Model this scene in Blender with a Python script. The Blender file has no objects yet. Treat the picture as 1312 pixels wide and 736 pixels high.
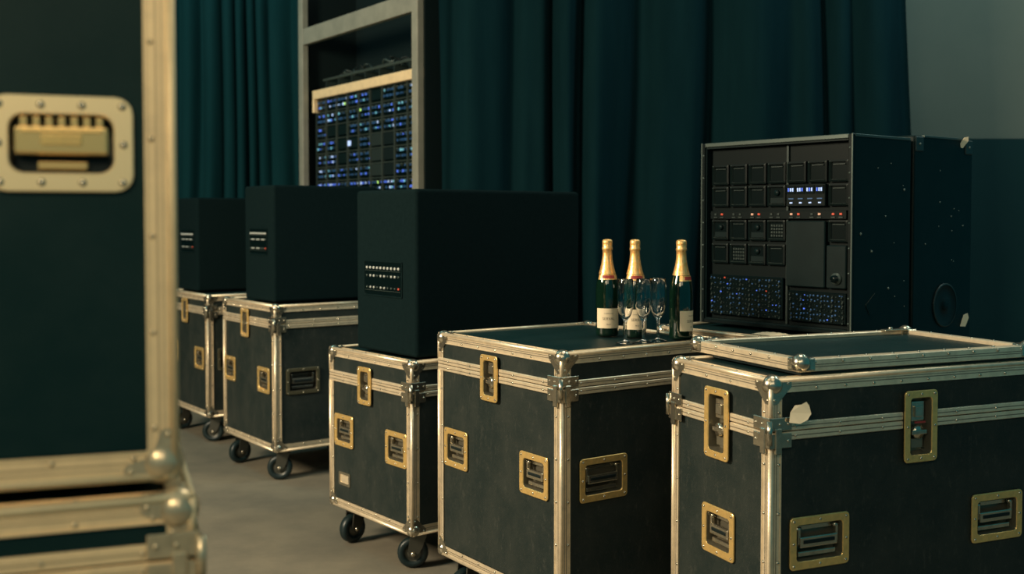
import bpy, bmesh, math, random
from mathutils import Vector, Matrix
random.seed(7)
scene = bpy.context.scene
COL = scene.collection
FZ = -0.025   # floor level
try:
    scene.view_settings.view_transform = 'Standard'
    scene.view_settings.look = 'None'
except Exception:
    pass

# ---------------------------------------------------------------- materials
def new_mat(name, col, rough=0.5, metal=0.0, noise=None, bump=0.0, bscale=200, emis=None, estr=0, coat=0, trans=0, sheen=0, ior=1.45, rvar=0.0, stretch=(1,1,1), spec=0.5, scuff=None):
    m = bpy.data.materials.new(name); m.use_nodes = True
    nt = m.node_tree; b = nt.nodes['Principled BSDF']
    b.inputs['Base Color'].default_value = (*col, 1)
    b.inputs['Roughness'].default_value = rough
    b.inputs['Metallic'].default_value = metal
    b.inputs['IOR'].default_value = ior
    b.inputs['Specular IOR Level'].default_value = spec
    b.inputs['Coat Weight'].default_value = coat
    b.inputs['Transmission Weight'].default_value = trans
    b.inputs['Sheen Weight'].default_value = sheen
    if emis:
        b.inputs['Emission Color'].default_value = (*emis, 1)
        b.inputs['Emission Strength'].default_value = estr
    tc = nt.nodes.new('ShaderNodeTexCoord')
    mp = nt.nodes.new('ShaderNodeMapping'); mp.inputs['Scale'].default_value = stretch
    nt.links.new(tc.outputs['Object'], mp.inputs['Vector'])
    if noise:
        col2, sc, lo, hi = noise
        n = nt.nodes.new('ShaderNodeTexNoise'); n.inputs['Scale'].default_value = sc
        n.inputs['Detail'].default_value = 8; n.inputs['Roughness'].default_value = 0.65
        nt.links.new(mp.outputs[0], n.inputs['Vector'])
        r = nt.nodes.new('ShaderNodeValToRGB')
        r.color_ramp.elements[0].position = lo; r.color_ramp.elements[0].color = (*col, 1)
        r.color_ramp.elements[1].position = hi; r.color_ramp.elements[1].color = (*col2, 1)
        nt.links.new(n.outputs['Fac'], r.inputs['Fac'])
        out = r.outputs['Color']
        if scuff:
            for (scl, rot, sc3, lo3, hi3, amt) in (((10,10,4),(0.5,0.35,0.2),5,0.55,0.70,1.0), ((1,1,1),(0,0,0),110,0.54,0.68,0.6), ((30,30,2),(0.2,0.7,0.1),4,0.64,0.70,1.0)):
                mp2 = nt.nodes.new('ShaderNodeMapping'); mp2.inputs['Scale'].default_value = scl; mp2.inputs['Rotation'].default_value = rot
                nt.links.new(tc.outputs['Object'], mp2.inputs['Vector'])
                n3 = nt.nodes.new('ShaderNodeTexNoise'); n3.inputs['Scale'].default_value = sc3; n3.inputs['Detail'].default_value = 12; n3.inputs['Roughness'].default_value = 0.8
                nt.links.new(mp2.outputs[0], n3.inputs['Vector'])
                r3 = nt.nodes.new('ShaderNodeValToRGB'); r3.color_ramp.elements[0].position=lo3; r3.color_ramp.elements[0].color=(0,0,0,1); r3.color_ramp.elements[1].position=hi3; r3.color_ramp.elements[1].color=(amt,amt,amt,1)
                nt.links.new(n3.outputs['Fac'], r3.inputs['Fac'])
                mx = nt.nodes.new('ShaderNodeMix'); mx.data_type='RGBA'; mx.inputs[7].default_value=(*scuff,1)
                nt.links.new(r3.outputs['Color'], mx.inputs[0]); nt.links.new(out, mx.inputs[6]); out = mx.outputs[2]
        nt.links.new(out, b.inputs['Base Color'])
        if rvar:
            mr = nt.nodes.new('ShaderNodeMapRange')
            mr.inputs['To Min'].default_value = rough - rvar; mr.inputs['To Max'].default_value = rough + rvar
            nt.links.new(n.outputs['Fac'], mr.inputs['Value'])
            nt.links.new(mr.outputs[0], b.inputs['Roughness'])
    if bump:
        n2 = nt.nodes.new('ShaderNodeTexNoise'); n2.inputs['Scale'].default_value = bscale
        nt.links.new(tc.outputs['Object'], n2.inputs['Vector'])
        bp = nt.nodes.new('ShaderNodeBump'); bp.inputs['Strength'].default_value = bump; bp.inputs['Distance'].default_value = 0.002
        nt.links.new(n2.outputs['Fac'], bp.inputs['Height'])
        nt.links.new(bp.outputs[0], b.inputs['Normal'])
    return m

M = {}
M['panel'] = new_mat('case_laminate', (0.0135,0.0215,0.0210), 0.50, 0, ((0.030,0.036,0.032), 6, 0.38, 0.74), 0.35, 350, rvar=0.12, spec=0.2, scuff=(0.054,0.057,0.050))
M['lidtop'] = new_mat('lid_laminate', (0.005,0.021,0.0225), 0.45, 0, ((0.010,0.028,0.029), 7, 0.4, 0.8), 0.25, 350, rvar=0.1, spec=0.12)
M['alu'] = new_mat('aluminium_extrusion', (0.88,0.73,0.52), 0.35, 0.55, ((0.56,0.47,0.34), 26, 0.42, 0.85), 0.1, 500, rvar=0.1)
M['alu_warm'] = new_mat('warm_matte_extrusion', (0.90,0.68,0.40), 0.5, 0.25, ((0.70,0.53,0.32), 20, 0.42, 0.85), 0.1, 500)
M['groove'] = new_mat('extrusion_groove', (0.20,0.17,0.125), 0.45, 0.5)
M['groove_warm'] = new_mat('warm_groove', (0.50,0.38,0.23), 0.5, 0.3)
M['steel'] = new_mat('zinc_steel', (0.60,0.54,0.42), 0.22, 0.92, ((0.34,0.31,0.25), 40, 0.4, 0.8), 0.1, 300, rvar=0.08)
M['steel_warm'] = new_mat('warm_zinc_steel', (0.72,0.58,0.38), 0.30, 0.60, ((0.45,0.37,0.25), 30, 0.4, 0.8), 0.1, 300)
M['brass'] = new_mat('yellow_zinc', (0.92,0.61,0.22), 0.33, 0.65, ((0.62,0.43,0.17), 50, 0.4, 0.8), 0.1, 300, rvar=0.1)
M['dullplate'] = new_mat('dull_zinc_plate', (0.13,0.12,0.075), 0.4, 0.6)
M['dish'] = new_mat('dish_metal', (0.24,0.22,0.165), 0.3, 0.7)
M['dark_fork'] = new_mat('dull_fork_metal', (0.09,0.09,0.075), 0.4, 0.7)
M['paleplate'] = new_mat('pale_brass_plate', (0.98,0.76,0.44), 0.36, 0.45)
M['goldgrip'] = new_mat('shiny_gold_grip', (1.0,0.66,0.27), 0.26, 0.7)
M['rubber'] = new_mat('black_rubber', (0.004,0.010,0.011), 0.5, spec=0.3)
M['wheel'] = new_mat('caster_tyre', (0.006,0.016,0.018), 0.4)
M['carpet'] = new_mat('black_cabinet_cover', (0.0025,0.0085,0.0097), 0.9, 0, ((0.0045,0.0125,0.0138), 60, 0.3, 0.8), 0.5, 600, spec=0.06)
M['darkmetal'] = new_mat('dark_painted_metal', (0.0028,0.0095,0.0105), 0.42, 0.0, ((0.005,0.0135,0.0145), 12, 0.4, 0.8), 0.1, 300, spec=0.15)
M['rackface'] = new_mat('black_rack_face', (0.002,0.0060,0.0066), 0.45, spec=0.12)
M['bezel'] = new_mat('module_bezel', (0.024,0.038,0.037), 0.4, 0.3)
M['edge'] = new_mat('dark_anodised_edge', (0.060,0.082,0.075), 0.4, 0.4)
M['speck'] = new_mat('dull_screw', (0.18,0.20,0.17), 0.4, 0.3)
M['screen'] = new_mat('dark_screen', (0.0016,0.0055,0.0062), 0.25, spec=0.2)
M['white_led'] = new_mat('white_led', (0.35,0.36,0.32), 0.4, emis=(0.9,0.9,0.75), estr=0.13)
M['red_led'] = new_mat('red_led', (0.4,0.05,0.02), 0.4, emis=(1,0.13,0.07), estr=0.25)
M['amber_led'] = new_mat('amber_led', (0.5,0.3,0.2), 0.4, emis=(1,0.45,0.32), estr=0.28)
M['blue_led'] = new_mat('blue_led', (0.05,0.12,0.6), 0.4, emis=(0.09,0.18,0.85), estr=0.66)
M['dim_blue'] = new_mat('dim_blue_led', (0.02,0.06,0.13), 0.4, emis=(0.05,0.17,0.42), estr=0.16)
M['pale_led'] = new_mat('pale_blue_led', (0.4,0.5,0.7), 0.4, emis=(0.36,0.52,0.95), estr=0.75)
M['cyan_led'] = new_mat('cyan_led', (0.2,0.5,0.6), 0.4, emis=(0.12,0.50,0.75), estr=0.4)
M['green_led'] = new_mat('green_led', (0.4,0.7,0.2), 0.4, emis=(0.5,0.9,0.2), estr=0.8)
M['paper'] = new_mat('paper_tag', (0.82,0.70,0.50), 0.8)
M['red'] = new_mat('red_paint', (0.30,0.035,0.03), 0.5)
M['beige'] = new_mat('frame_paint', (0.215,0.215,0.175), 0.6, 0, ((0.16,0.165,0.135), 6, 0.4, 0.7))
M['glassgreen'] = new_mat('dark_green_glass', (0.003,0.014,0.008), 0.06, 0, coat=1.0)
M['foil'] = new_mat('gold_foil', (0.95,0.50,0.15), 0.34, 0.65, ((1.0,0.64,0.27), 60, 0.4, 0.6), 0.6, 160)
M['label'] = new_mat('cream_label', (0.78,0.64,0.44), 0.7)
M['ink'] = new_mat('label_ink', (0.12,0.09,0.06), 0.7)
M['glass'] = new_mat('clear_glass', (1.0,1.0,1.0), 0.0, 0, trans=1.0, ior=1.5)

# ---------------------------------------------------------------- mesh builder
class MB:
    def __init__(s, mats=None): s.bm = bmesh.new(); s.mats = mats or []; s.sub = {}
    def _m(s, name):
        name = s.sub.get(name, name)
        if name not in s.mats: s.mats.append(name)
        return s.mats.index(name)
    def face(s, pts, m):
        vs = [s.bm.verts.new(p) for p in pts]
        f = s.bm.faces.new(vs); f.material_index = s._m(m); return f
    def box(s, x0,x1,y0,y1,z0,z1, m, bev=0.0, seg=2):
        vs = [s.bm.verts.new(p) for p in [(x0,y0,z0),(x1,y0,z0),(x1,y1,z0),(x0,y1,z0),(x0,y0,z1),(x1,y0,z1),(x1,y1,z1),(x0,y1,z1)]]
        fs = []
        for q in [(0,3,2,1),(4,5,6,7),(0,1,5,4),(1,2,6,5),(2,3,7,6),(3,0,4,7)]:
            f = s.bm.faces.new([vs[i] for i in q]); f.material_index = s._m(m); fs.append(f)
        if bev > 0:
            es = list({e for f in fs for e in f.edges})
            bmesh.ops.bevel(s.bm, geom=es, offset=bev, segments=seg, affect='EDGES', profile=0.5, material=-1)
    def lathe(s, prof, c, axis, seg, mfun, smooth=True):
        axis = Vector(axis).normalized()
        a = Vector((0,0,1)) if abs(axis.z) < 0.9 else Vector((1,0,0))
        u = axis.cross(a).normalized(); v = axis.cross(u).normalized()
        c = Vector(c); rings = []
        for r,h in prof:
            if r < 1e-6: rings.append([s.bm.verts.new(c+axis*h)])
            else: rings.append([s.bm.verts.new(c+axis*h+(u*math.cos(2*math.pi*i/seg)+v*math.sin(2*math.pi*i/seg))*r) for i in range(seg)])
        for k in range(len(rings)-1):
            A,B = rings[k],rings[k+1]
            m = s._m(mfun(k) if callable(mfun) else mfun)
            for i in range(seg):
                j = (i+1)%seg
                if len(A)==1 and len(B)==1: continue
                if len(A)==1: q=[A[0],B[j],B[i]]
                elif len(B)==1: q=[A[i],A[j],B[0]]
                else: q=[A[i],A[j],B[j],B[i]]
                f = s.bm.faces.new(q); f.material_index = m; f.smooth = smooth
    def cyl(s, c, r, h, axis, m, seg=16, smooth=True):
        s.lathe([(0,0),(r,0),(r,h),(0,h)], c, axis, seg, m, smooth)
    def rivet(s, c, axis, m='steel', r=0.0045):
        s.lathe([(r,0),(r*0.75,r*0.5),(0,r*0.7)], c, axis, 6, m)
    def sphere(s, c, r, m, seg=16, sc=(1,1,1)):
        mt = Matrix.Translation(Vector(c)) @ Matrix.Diagonal((*sc,1))
        res = bmesh.ops.create_uvsphere(s.bm, u_segments=seg, v_segments=max(4,seg//2), radius=r, matrix=mt)
        mi = s._m(m)
        for v in res['verts']:
            for f in v.link_faces: f.material_index = mi; f.smooth = True
    def grid(s, plane, const, a0,a1,b0,b1, holes, m):
        As = sorted({a0,a1,*[min(max(h[0],a0),a1) for h in holes],*[min(max(h[1],a0),a1) for h in holes]})
        Bs = sorted({b0,b1,*[min(max(h[2],b0),b1) for h in holes],*[min(max(h[3],b0),b1) for h in holes]})
        for i in range(len(As)-1):
            for j in range(len(Bs)-1):
                ca,cb = (As[i]+As[i+1])/2,(Bs[j]+Bs[j+1])/2
                if any(h[0]<ca<h[1] and h[2]<cb<h[3] for h in holes): continue
                P=[(As[i],Bs[j]),(As[i+1],Bs[j]),(As[i+1],Bs[j+1]),(As[i],Bs[j+1])]
                if plane=='y': s.face([(p[0],const,p[1]) for p in P], m)
                else: s.face([(const,p[0],p[1]) for p in P], m)
    def loops(s, loops, mlist, cap=True):
        rings = [[s.bm.verts.new(p) for p in L] for L in loops]
        for k in range(len(rings)-1):
            A,B=rings[k],rings[k+1]; n=len(A)
            for i in range(n):
                f=s.bm.faces.new([A[i],A[(i+1)%n],B[(i+1)%n],B[i]]); f.material_index=s._m(mlist[k])
        if cap:
            f=s.bm.faces.new(rings[-1]); f.material_index=s._m(mlist[-1])
    def mesh(s, name, recalc=False):
        if recalc: bmesh.ops.recalc_face_normals(s.bm, faces=s.bm.faces)
        me = bpy.data.meshes.new(name); s.bm.to_mesh(me); s.bm.free()
        for n in s.mats: me.materials.append(M[n])
        return me

def add(name, data, parent=None, loc=(0,0,0), rot=(0,0,0)):
    o = bpy.data.objects.new(name, data); COL.objects.link(o)
    o.location = loc; o.rotation_euler = rot
    if parent: o.parent = parent
    return o
def thing(name, label, cat, loc, rz=0.0, group=None):
    e = bpy.data.objects.new(name, None); COL.objects.link(e)
    e.empty_display_size = 0.1; e.location = loc; e.rotation_euler = (0,0,rz)
    e['label'] = label; e['category'] = cat
    if group: e['group'] = group
    return e

def rrect(w,h,r,y,n=4):
    pts=[]
    for cx,cz,a0 in [(w/2-r,h/2-r,0),(-w/2+r,h/2-r,90),(-w/2+r,-h/2+r,180),(w/2-r,-h/2+r,270)]:
        for i in range(n+1):
            a=math.radians(a0+90*i/n); pts.append((cx+r*math.cos(a),y,cz+r*math.sin(a)))
    return pts

# ---------------------------------------------------------------- hardware meshes (X right, Z up, -Y outward)
def dish_mesh(w,h,b,plate,depth=0.03,nr=3,inner='dish',cr=0.012,rr=0.004):
    mb=MB([])
    iw,ih=w-2*b,h-2*b
    mb.loops([rrect(w,h,cr,0.0),rrect(w,h,cr,-0.003),rrect(w-0.003,h-0.003,cr-0.001,-0.0042),
              rrect(iw+0.003,ih+0.003,cr*0.85,-0.0042),rrect(iw,ih,cr*0.8,-0.002),rrect(iw-0.006,ih-0.006,cr*0.7,depth)],
             [plate,plate,plate,plate,inner,inner])
    for i in range(nr):
        for sz in (1,-1):
            mb.rivet(((i/(nr-1)-0.5)*(w-b*1.1),-0.004,sz*(h/2-b/2)),(0,-1,0),'steel',rr)
    for sx in (1,-1): mb.rivet((sx*(w/2-b/2),-0.004,0),(0,-1,0),'steel',rr)
    return mb.mesh('recess_dish',True)
def grip_mesh(w,h,m='steel'):
    mb=MB([])
    mb.box(-w/2,w/2,-0.006,0.006,-0.014,0.014,m,0.003)
    mb.box(-w/2+0.010,w/2-0.010,-0.008,-0.002,-0.004,0.006,'rubber',0.002)
    for s_ in (-1,1):
        mb.box(s_*w/2-0.004,s_*w/2+0.004,-0.002,0.008,-0.006,h*0.42,m,0.001)
        mb.cyl((s_*w/2-0.008,0.004,h*0.42),0.005,0.016,(1,0,0),m,8)
    mb.box(-w/2,w/2,0.002,0.012,-h*0.48,-h*0.32,m,0.002)
    mb.box(-w/2,w/2,0.012,0.018,h*0.34,h*0.48,m,0.001)
    return mb.mesh('grip')
def butterfly_mesh(h):
    mb=MB([])
    mb.box(-0.022,0.022,0.004,0.014,0.012,h*0.44,'steel',0.002)
    mb.box(-0.014,0.014,-0.002,0.006,h*0.16,h*0.36,'steel',0.002)
    mb.cyl((0,0.016,-h*0.12),0.018,0.018,(0,-1,0),'steel',16)
    mb.box(-0.026,0.026,-0.004,0.002,-h*0.12-0.006,-h*0.12+0.006,'steel',0.002)
    mb.box(-0.020,0.020,0.006,0.012,-h*0.42,-h*0.24,'dish',0.002)
    return mb.mesh('butterfly')
ME={}
ME['hdish']=dish_mesh(0.150,0.132,0.021,'brass')
ME['wdish']=dish_mesh(0.186,0.134,0.021,'brass')
ME['ddish']=dish_mesh(0.186,0.134,0.018,'dullplate',inner='dark_fork')
ME['ldish']=dish_mesh(0.100,0.150,0.019,'brass')
ME['ldish_tall']=dish_mesh(0.112,0.190,0.020,'brass')
ME['grip']=grip_mesh(0.086,0.078)
ME['wgrip']=grip_mesh(0.118,0.080)
ME['dgrip']=grip_mesh(0.118,0.080,'dark_fork')
ME['bfly']=butterfly_mesh(0.115)
ME['bfly_tall']=butterfly_mesh(0.145)
ME['bigdish']=dish_mesh(0.172,0.122,0.024,'paleplate',0.035,4,'dish',cr=0.022,rr=0.0055)
def big_grip():
    mb=MB([])
    mb.box(-0.056,0.056,-0.010,0.008,-0.014,0.022,'goldgrip',0.004)
    for i in range(7):
        x=-0.045+i*0.015
        mb.box(x-0.0045,x+0.0045,-0.006,0.004,0.020,0.034,'goldgrip',0.0015)
    mb.box(-0.060,0.060,0.014,0.024,0.018,0.036,'rubber',0.002)
    mb.box(-0.024,0.024,-0.0115,-0.009,-0.002,0.012,'brass',0.001)
    mb.box(-0.048,0.048,-0.0112,-0.009,0.014,0.017,'brass',0.001)
    mb.box(-0.058,0.058,0.012,0.020,-0.036,-0.014,'rubber',0.002)
    mb.box(-0.030,0.030,0.004,0.014,-0.032,-0.022,'goldgrip',0.002)
    return mb.mesh('big_grip')
ME['biggrip']=big_grip()

def ball_mesh(sx,sy,sz,R=0.030,p=0.058,mat='steel',c=0.012):
    mb=MB([]); mb.sub={'steel':mat}
    mb.sphere((c,c,-c),R*0.86,'steel',24)
    t=0.0055
    def tri(plane):
        if mat=='steel': o=[(-0.003,-0.003),(p,-0.003),(p,0.016),(p*0.69,p*0.58),(0.016,p),(-0.003,p)]
        else:
            o=[(-0.003,-0.003),(p-0.010,-0.003)]
            for i in range(7):
                a=math.radians(-90+180*i/6); o.append((p-0.012+0.011*math.cos(a),0.008+0.011*math.sin(a)))
            o.append((p*0.42,p*0.42))
            for i in range(7):
                a=math.radians(180*i/6); o.append((0.008+0.011*math.cos(a),p-0.012+0.011*math.sin(a)))
            o.append((-0.003,p-0.012))
        if plane=='z': L=lambda k:[(a,b,k) for a,b in o]
        if plane=='y': L=lambda k:[(a,-k,-b) for a,b in o]
        if plane=='x': L=lambda k:[(-k,a,-b) for a,b in o]
        mb.loops([L(-0.001),L(t)],['steel','steel'])
    tri('z');tri('y');tri('x')
    for a,b in [(p-0.010,0.007),(0.007,p-0.010)]:
        mb.rivet((a,b,t),(0,0,1)); mb.rivet((a,-t,-b),(0,-1,0)); mb.rivet((-t,a,-b),(-1,0,0))
    for v in mb.bm.verts: v.co=Vector((v.co.x*sx,v.co.y*sy,v.co.z*sz))
    return mb.mesh('ball_corner',True)
SG=[(a,b,c) for a in(1,-1) for b in(1,-1) for c in(1,-1)]
BALL={k:ball_mesh(*k) for k in SG}
BALL_W={k:ball_mesh(*k,R=0.0345,p=0.064,mat='steel_warm',c=0.0155) for k in SG}

def caster_meshes(h):
    R=h*0.385; mb=MB([])
    mb.box(-0.050,0.050,-0.045,0.045,h-0.006,h-0.0005,'steel',0.001)
    for a in(-1,1):
        for b in(-1,1): mb.rivet((a*0.040,b*0.036,h-0.006),(0,0,-1))
    mb.cyl((0,0,h-0.020),0.030,0.014,(0,0,1),'steel',20)
    ox=0.028
    mb.box(ox-0.052,ox+0.012,-0.027,0.027,h-0.030,h-0.020,'dark_fork',0.003)
    for s_ in(-1,1):
        y0,y1=sorted((s_*0.027,s_*0.022))
        L=lambda y:[(ox-0.052,y,h-0.024),(ox+0.012,y,h-0.024),(ox+0.020,y,R+0.010),(ox+0.012,y,R-0.012),(ox,y,R-0.020),(ox-0.018,y,R-0.006),(ox-0.034,y,R+0.02)]
        mb.loops([L(y0),L(y1)],['dark_fork','dark_fork'])
        mb.face(L(y0),'dark_fork')
        mb.cyl((ox,s_*0.026,R),0.009,0.007,(0,s_,0),'steel',8)
    fork=mb.mesh('caster_fork',True)
    mb=MB([])
    w=0.019
    mb.lathe([(0,-w+0.004),(R*0.30,-w+0.002),(R*0.34,-w+0.006),(R*0.55,-w+0.006),(R*0.59,-w),(R*0.90,-w),(R,-w*0.5),(R,w*0.5),(R*0.90,w),(R*0.59,w),(R*0.55,w-0.006),(R*0.34,w-0.006),(R*0.30,w-0.002),(0,w-0.004)],
             (0,0,0),(0,1,0),28,lambda k:'dark_fork' if k in(0,1,2,10,11,12) else 'wheel')
    wh=mb.mesh('caster_wheel',True)
    return fork,wh,(ox,0,R)

def mount(parent,face,a,z,dmesh,gmesh,name,sub,off=0.003):
    if face=='y': loc=(a,-off,z); rz=0
    else: loc=(-off,a,z); rz=-math.pi/2
    d=add(name,dmesh,parent,loc,(0,0,rz))
    add(sub,gmesh,d,(0,0.006,0),(0,0,0))
    return d

HS={'h':(0.118,0.098),'w':(0.152,0.100),'d':(0.152,0.100),'l':(0.070,0.120),'t':(0.080,0.158),'b':(0.130,0.080)}
HM={'h':('hdish','grip'),'w':('wdish','wgrip'),'d':('ddish','dgrip'),'b':('bigdish','biggrip'),'l':('ldish','bfly'),'t':('ldish_tall','bfly_tall')}
def flight_case(origin,rz,L,W,z0,z1,zl,hw,label,name='flight_case',casters=True,ew=0.030,group=None,brace='n',balls=None,face='panel',sub=None):
    root=thing(name,label,'flight case',(origin[0],origin[1],0),rz,group)
    sub=sub or {}
    def NB():
        mb=MB([]); mb.sub=dict(sub); return mb
    holes={'x':[],'y':[]}
    for kind,fc,a,z in hw:
        w,h=HS[kind]; holes[fc].append((a-w/2,a+w/2,z-h/2,z+h/2))
    t=0.0030
    def shell(nm,za,zb,top,bottom,mt):
        mb=NB()
        mb.grid('y',0,0,L,za,zb,holes['y'],face); mb.grid('y',W,0,L,za,zb,[],face)
        mb.grid('x',0,0,W,za,zb,holes['x'],face); mb.grid('x',L,0,W,za,zb,[],face)
        if top: mb.face([(0,0,zb),(L,0,zb),(L,W,zb),(0,W,zb)],mt)
        if bottom: mb.face([(0,0,za),(L,0,za),(L,W,za),(0,W,za)],'panel')
        return add(nm,mb.mesh(nm),root)
    RID=((ew-0.003,0.003,0.002,'alu'),(ew*0.50,0.0022,0.0004,'groove'),(ew*0.30,0.0016,0.0004,'groove'))
    def vert(mb,za,zb):
        for cx,sx in((0,-1),(L,1)):
            for cy,sy in((0,-1),(W,1)):
                xa,xb=sorted((cx+sx*t,cx-sx*ew)); ya,yb=sorted((cy,cy+sy*t))
                mb.box(xa,xb,ya,yb,za,zb,'alu')
                xa,xb=sorted((cx,cx+sx*t)); ya,yb=sorted((cy+sy*t,cy-sy*ew))
                mb.box(xa,xb,ya,yb,za,zb,'alu')
                mb.cyl((cx+sx*0.001,cy+sy*0.001,za),0.0065,zb-za,(0,0,1),'alu',10)
                for e0,ewd,hh,mm in RID:
                    xa,xb=sorted((cx-sx*e0,cx-sx*(e0+ewd))); ya,yb=sorted((cy,cy+sy*(t+hh)))
                    mb.box(xa,xb,ya,yb,za,zb,mm)
                    ya,yb=sorted((cy-sy*e0,cy-sy*(e0+ewd))); xa,xb=sorted((cx,cx+sx*(t+hh)))
                    mb.box(xa,xb,ya,yb,za,zb,mm)
        n=max(2,int((zb-za)/0.11))
        for i in range(n):
            z=za+(i+0.5)*(zb-za)/n
            mb.rivet((ew*0.74,-t,z),(0,-1,0)); mb.rivet((-t,ew*0.74,z),(-1,0,0))
            mb.rivet((L-ew*0.74,-t,z),(0,-1,0)); mb.rivet((-t,W-ew*0.74,z),(-1,0,0))
    def hor(mb,z,sz):
        za,zb=sorted((z,z-sz*ew)); zo,zp=sorted((z,z+sz*t))
        for cy,sy in((0,-1),(W,1)):
            ya,yb=sorted((cy,cy+sy*t)); mb.box(0,L,ya,yb,za,zb,'alu')
            for e0,ewd,hh,mm in RID:
                ya,yb=sorted((cy,cy+sy*(t+hh)))
                zr,zq=sorted((z-sz*e0,z-sz*(e0+ewd))); mb.box(ew,L-ew,ya,yb,zr,zq,mm)
            ya,yb=sorted((cy+sy*t,cy-sy*ew)); mb.box(0,L,ya,yb,zo,zp,'alu')
            ya,yb=sorted((cy-sy*(ew-0.003),cy-sy*ew)); zz=sorted((z,z+sz*(t+0.002))); mb.box(ew,L-ew,ya,yb,zz[0],zz[1],'alu')
            mb.cyl((0,cy+sy*0.001,z+sz*0.001),0.0065,L,(1,0,0),'alu',10)
        for cx,sx in((0,-1),(L,1)):
            xa,xb=sorted((cx,cx+sx*t)); mb.box(xa,xb,0,W,za,zb,'alu')
            for e0,ewd,hh,mm in RID:
                xa,xb=sorted((cx,cx+sx*(t+hh)))
                zr,zq=sorted((z-sz*e0,z-sz*(e0+ewd))); mb.box(xa,xb,ew,W-ew,zr,zq,mm)
            xa,xb=sorted((cx+sx*t,cx-sx*ew)); mb.box(xa,xb,0,W,zo,zp,'alu')
            xa,xb=sorted((cx-sx*(ew-0.003),cx-sx*ew)); zz=sorted((z,z+sz*(t+0.002))); mb.box(xa,xb,ew,W-ew,zz[0],zz[1],'alu')
            mb.cyl((cx+sx*0.001,0,z+sz*0.001),0.0065,W,(0,1,0),'alu',10)
        for tot,fn in((L,lambda s_:((s_,-t,z-sz*ew*0.74),(0,-1,0))),(W,lambda s_:((-t,s_,z-sz*ew*0.74),(-1,0,0))),
                      (L,lambda s_:((s_,ew*0.5,z+sz*t),(0,0,sz))),(W,lambda s_:((ew*0.5,s_,z+sz*t),(0,0,sz)))):
            n=max(2,int(tot/0.09))
            for i in range(n):
                c,ax=fn((i+0.5)*tot/n); mb.rivet(c,ax)
    def band(mb,za,zb,out):
        zm=(za+zb)/2
        for fc,tot in(('y',L),('x',W)):
            cuts=[(h[0]-0.016,h[1]+0.016) for h in holes[fc] if h[2]<zb and h[3]>za]
            segs=[];cur=0
            for c in sorted(cuts): segs.append((cur,c[0])); cur=c[1]
            segs.append((cur,tot))
            for a,b in segs:
                if fc=='y': mb.box(a,b,-out,0,za,zb,'alu',0.0015,1); mb.box(a,b,-out-0.0004,-out+0.001,zm-0.0012,zm+0.0012,'groove')
                else: mb.box(-out,0,a,b,za,zb,'alu',0.0015,1); mb.box(-out-0.0004,-out+0.001,a,b,zm-0.0012,zm+0.0012,'groove')
                n=max(1,int((b-a)/0.12))
                for i in range(n):
                    s_=a+(i+0.5)*(b-a)/n
                    if fc=='y': mb.rivet((s_,-out-0.0005,zm),(0,-1,0),'steel',0.004)
                    else: mb.rivet((-out-0.0005,s_,zm),(-1,0,0),'steel',0.004)
        mb.box(0,L,W,W+out,za,zb,'alu'); mb.box(L,L+out,0,W,za,zb,'alu')
    if zl:
        bw=0.021
        shell('body',z0,zl,False,True,'panel'); shell('lid',zl,z1,True,False,'lidtop')
        mb=NB(); vert(mb,z0,zl-bw); hor(mb,z0,-1); band(mb,zl-bw-0.001,zl-0.0015,0.008); add('aluminium_edging',mb.mesh('body_edging'),root)
        mb=NB(); vert(mb,zl+bw,z1); hor(mb,z1,1); band(mb,zl+0.0015,zl+bw+0.001,0.008); add('aluminium_edging',mb.mesh('lid_edging'),root)
        def brace_part(sx,sy=1):
            mb=NB()
            for za,zb in((zl-0.040,zl-0.004),(zl+0.004,zl+0.036)):
                mb.box(-0.0125,-0.009,-0.0125,0.055,za,zb,'steel',0.001,1)
                mb.box(-0.0125,0.055,-0.0125,-0.009,za,zb,'steel',0.001,1)
                for a in(0.018,0.044):
                    mb.rivet((a,-0.0125,(za+zb)/2),(0,-1,0)); mb.rivet((-0.0125,a,(za+zb)/2),(-1,0,0))
            mb.cyl((-0.013,-0.013,zl-0.030),0.007,0.060,(0,0,1),'steel',12)
            mb.box(-0.016,-0.009,0.004,0.024,zl-0.055,zl+0.01,'steel',0.002,1)
            mb.box(0.004,0.024,-0.016,-0.009,zl-0.055,zl+0.01,'steel',0.002,1)
            for v in mb.bm.verts: v.co.x*=sx; v.co.y*=sy
            return mb.mesh('corner_brace',True)
        if 'n' in brace: add('corner_brace',brace_part(1),root)
        if 'r' in brace: add('corner_brace',brace_part(-1),root,(L,0,0))
        if 'l' in brace: add('corner_brace',brace_part(1,-1),root,(0,W,0))
    else:
        shell('body',z0,z1,True,True,'lidtop')
        mb=NB(); vert(mb,z0,z1); hor(mb,z0,-1); hor(mb,z1,1); add('aluminium_edging',mb.mesh('edging'),root)
    for cx,sx in((0,1),(L,-1)):
        for cy,sy in((0,1),(W,-1)):
            for cz,sz in((z1,1),(z0,-1)):
                add('ball_corner',(balls or BALL)[(sx,sy,sz)],root,(cx,cy,cz))
    for kind,fc,a,z in hw:
        dm,gm=HM[kind]
        if kind in 'hwbd': mount(root,fc,a,z,ME[dm],ME[gm],'recessed_handle','handle_grip')
        else: mount(root,fc,a,z,ME[dm],ME[gm],'butterfly_latch','latch_wing',off=0.010)
    if casters:
        fk,wh,wo=caster_meshes(z0-t-FZ)
        for i,(cx,cy) in enumerate(((0.085,0.075),(L-0.085,0.085),(0.075,W-0.085),(L-0.085,W-0.085))):
            c=add('caster',fk,root,(cx,cy,FZ),(0,0,[2.6,2.2,3.3,1.4][i]))
            add('wheel',wh,c,wo)
    return root

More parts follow.
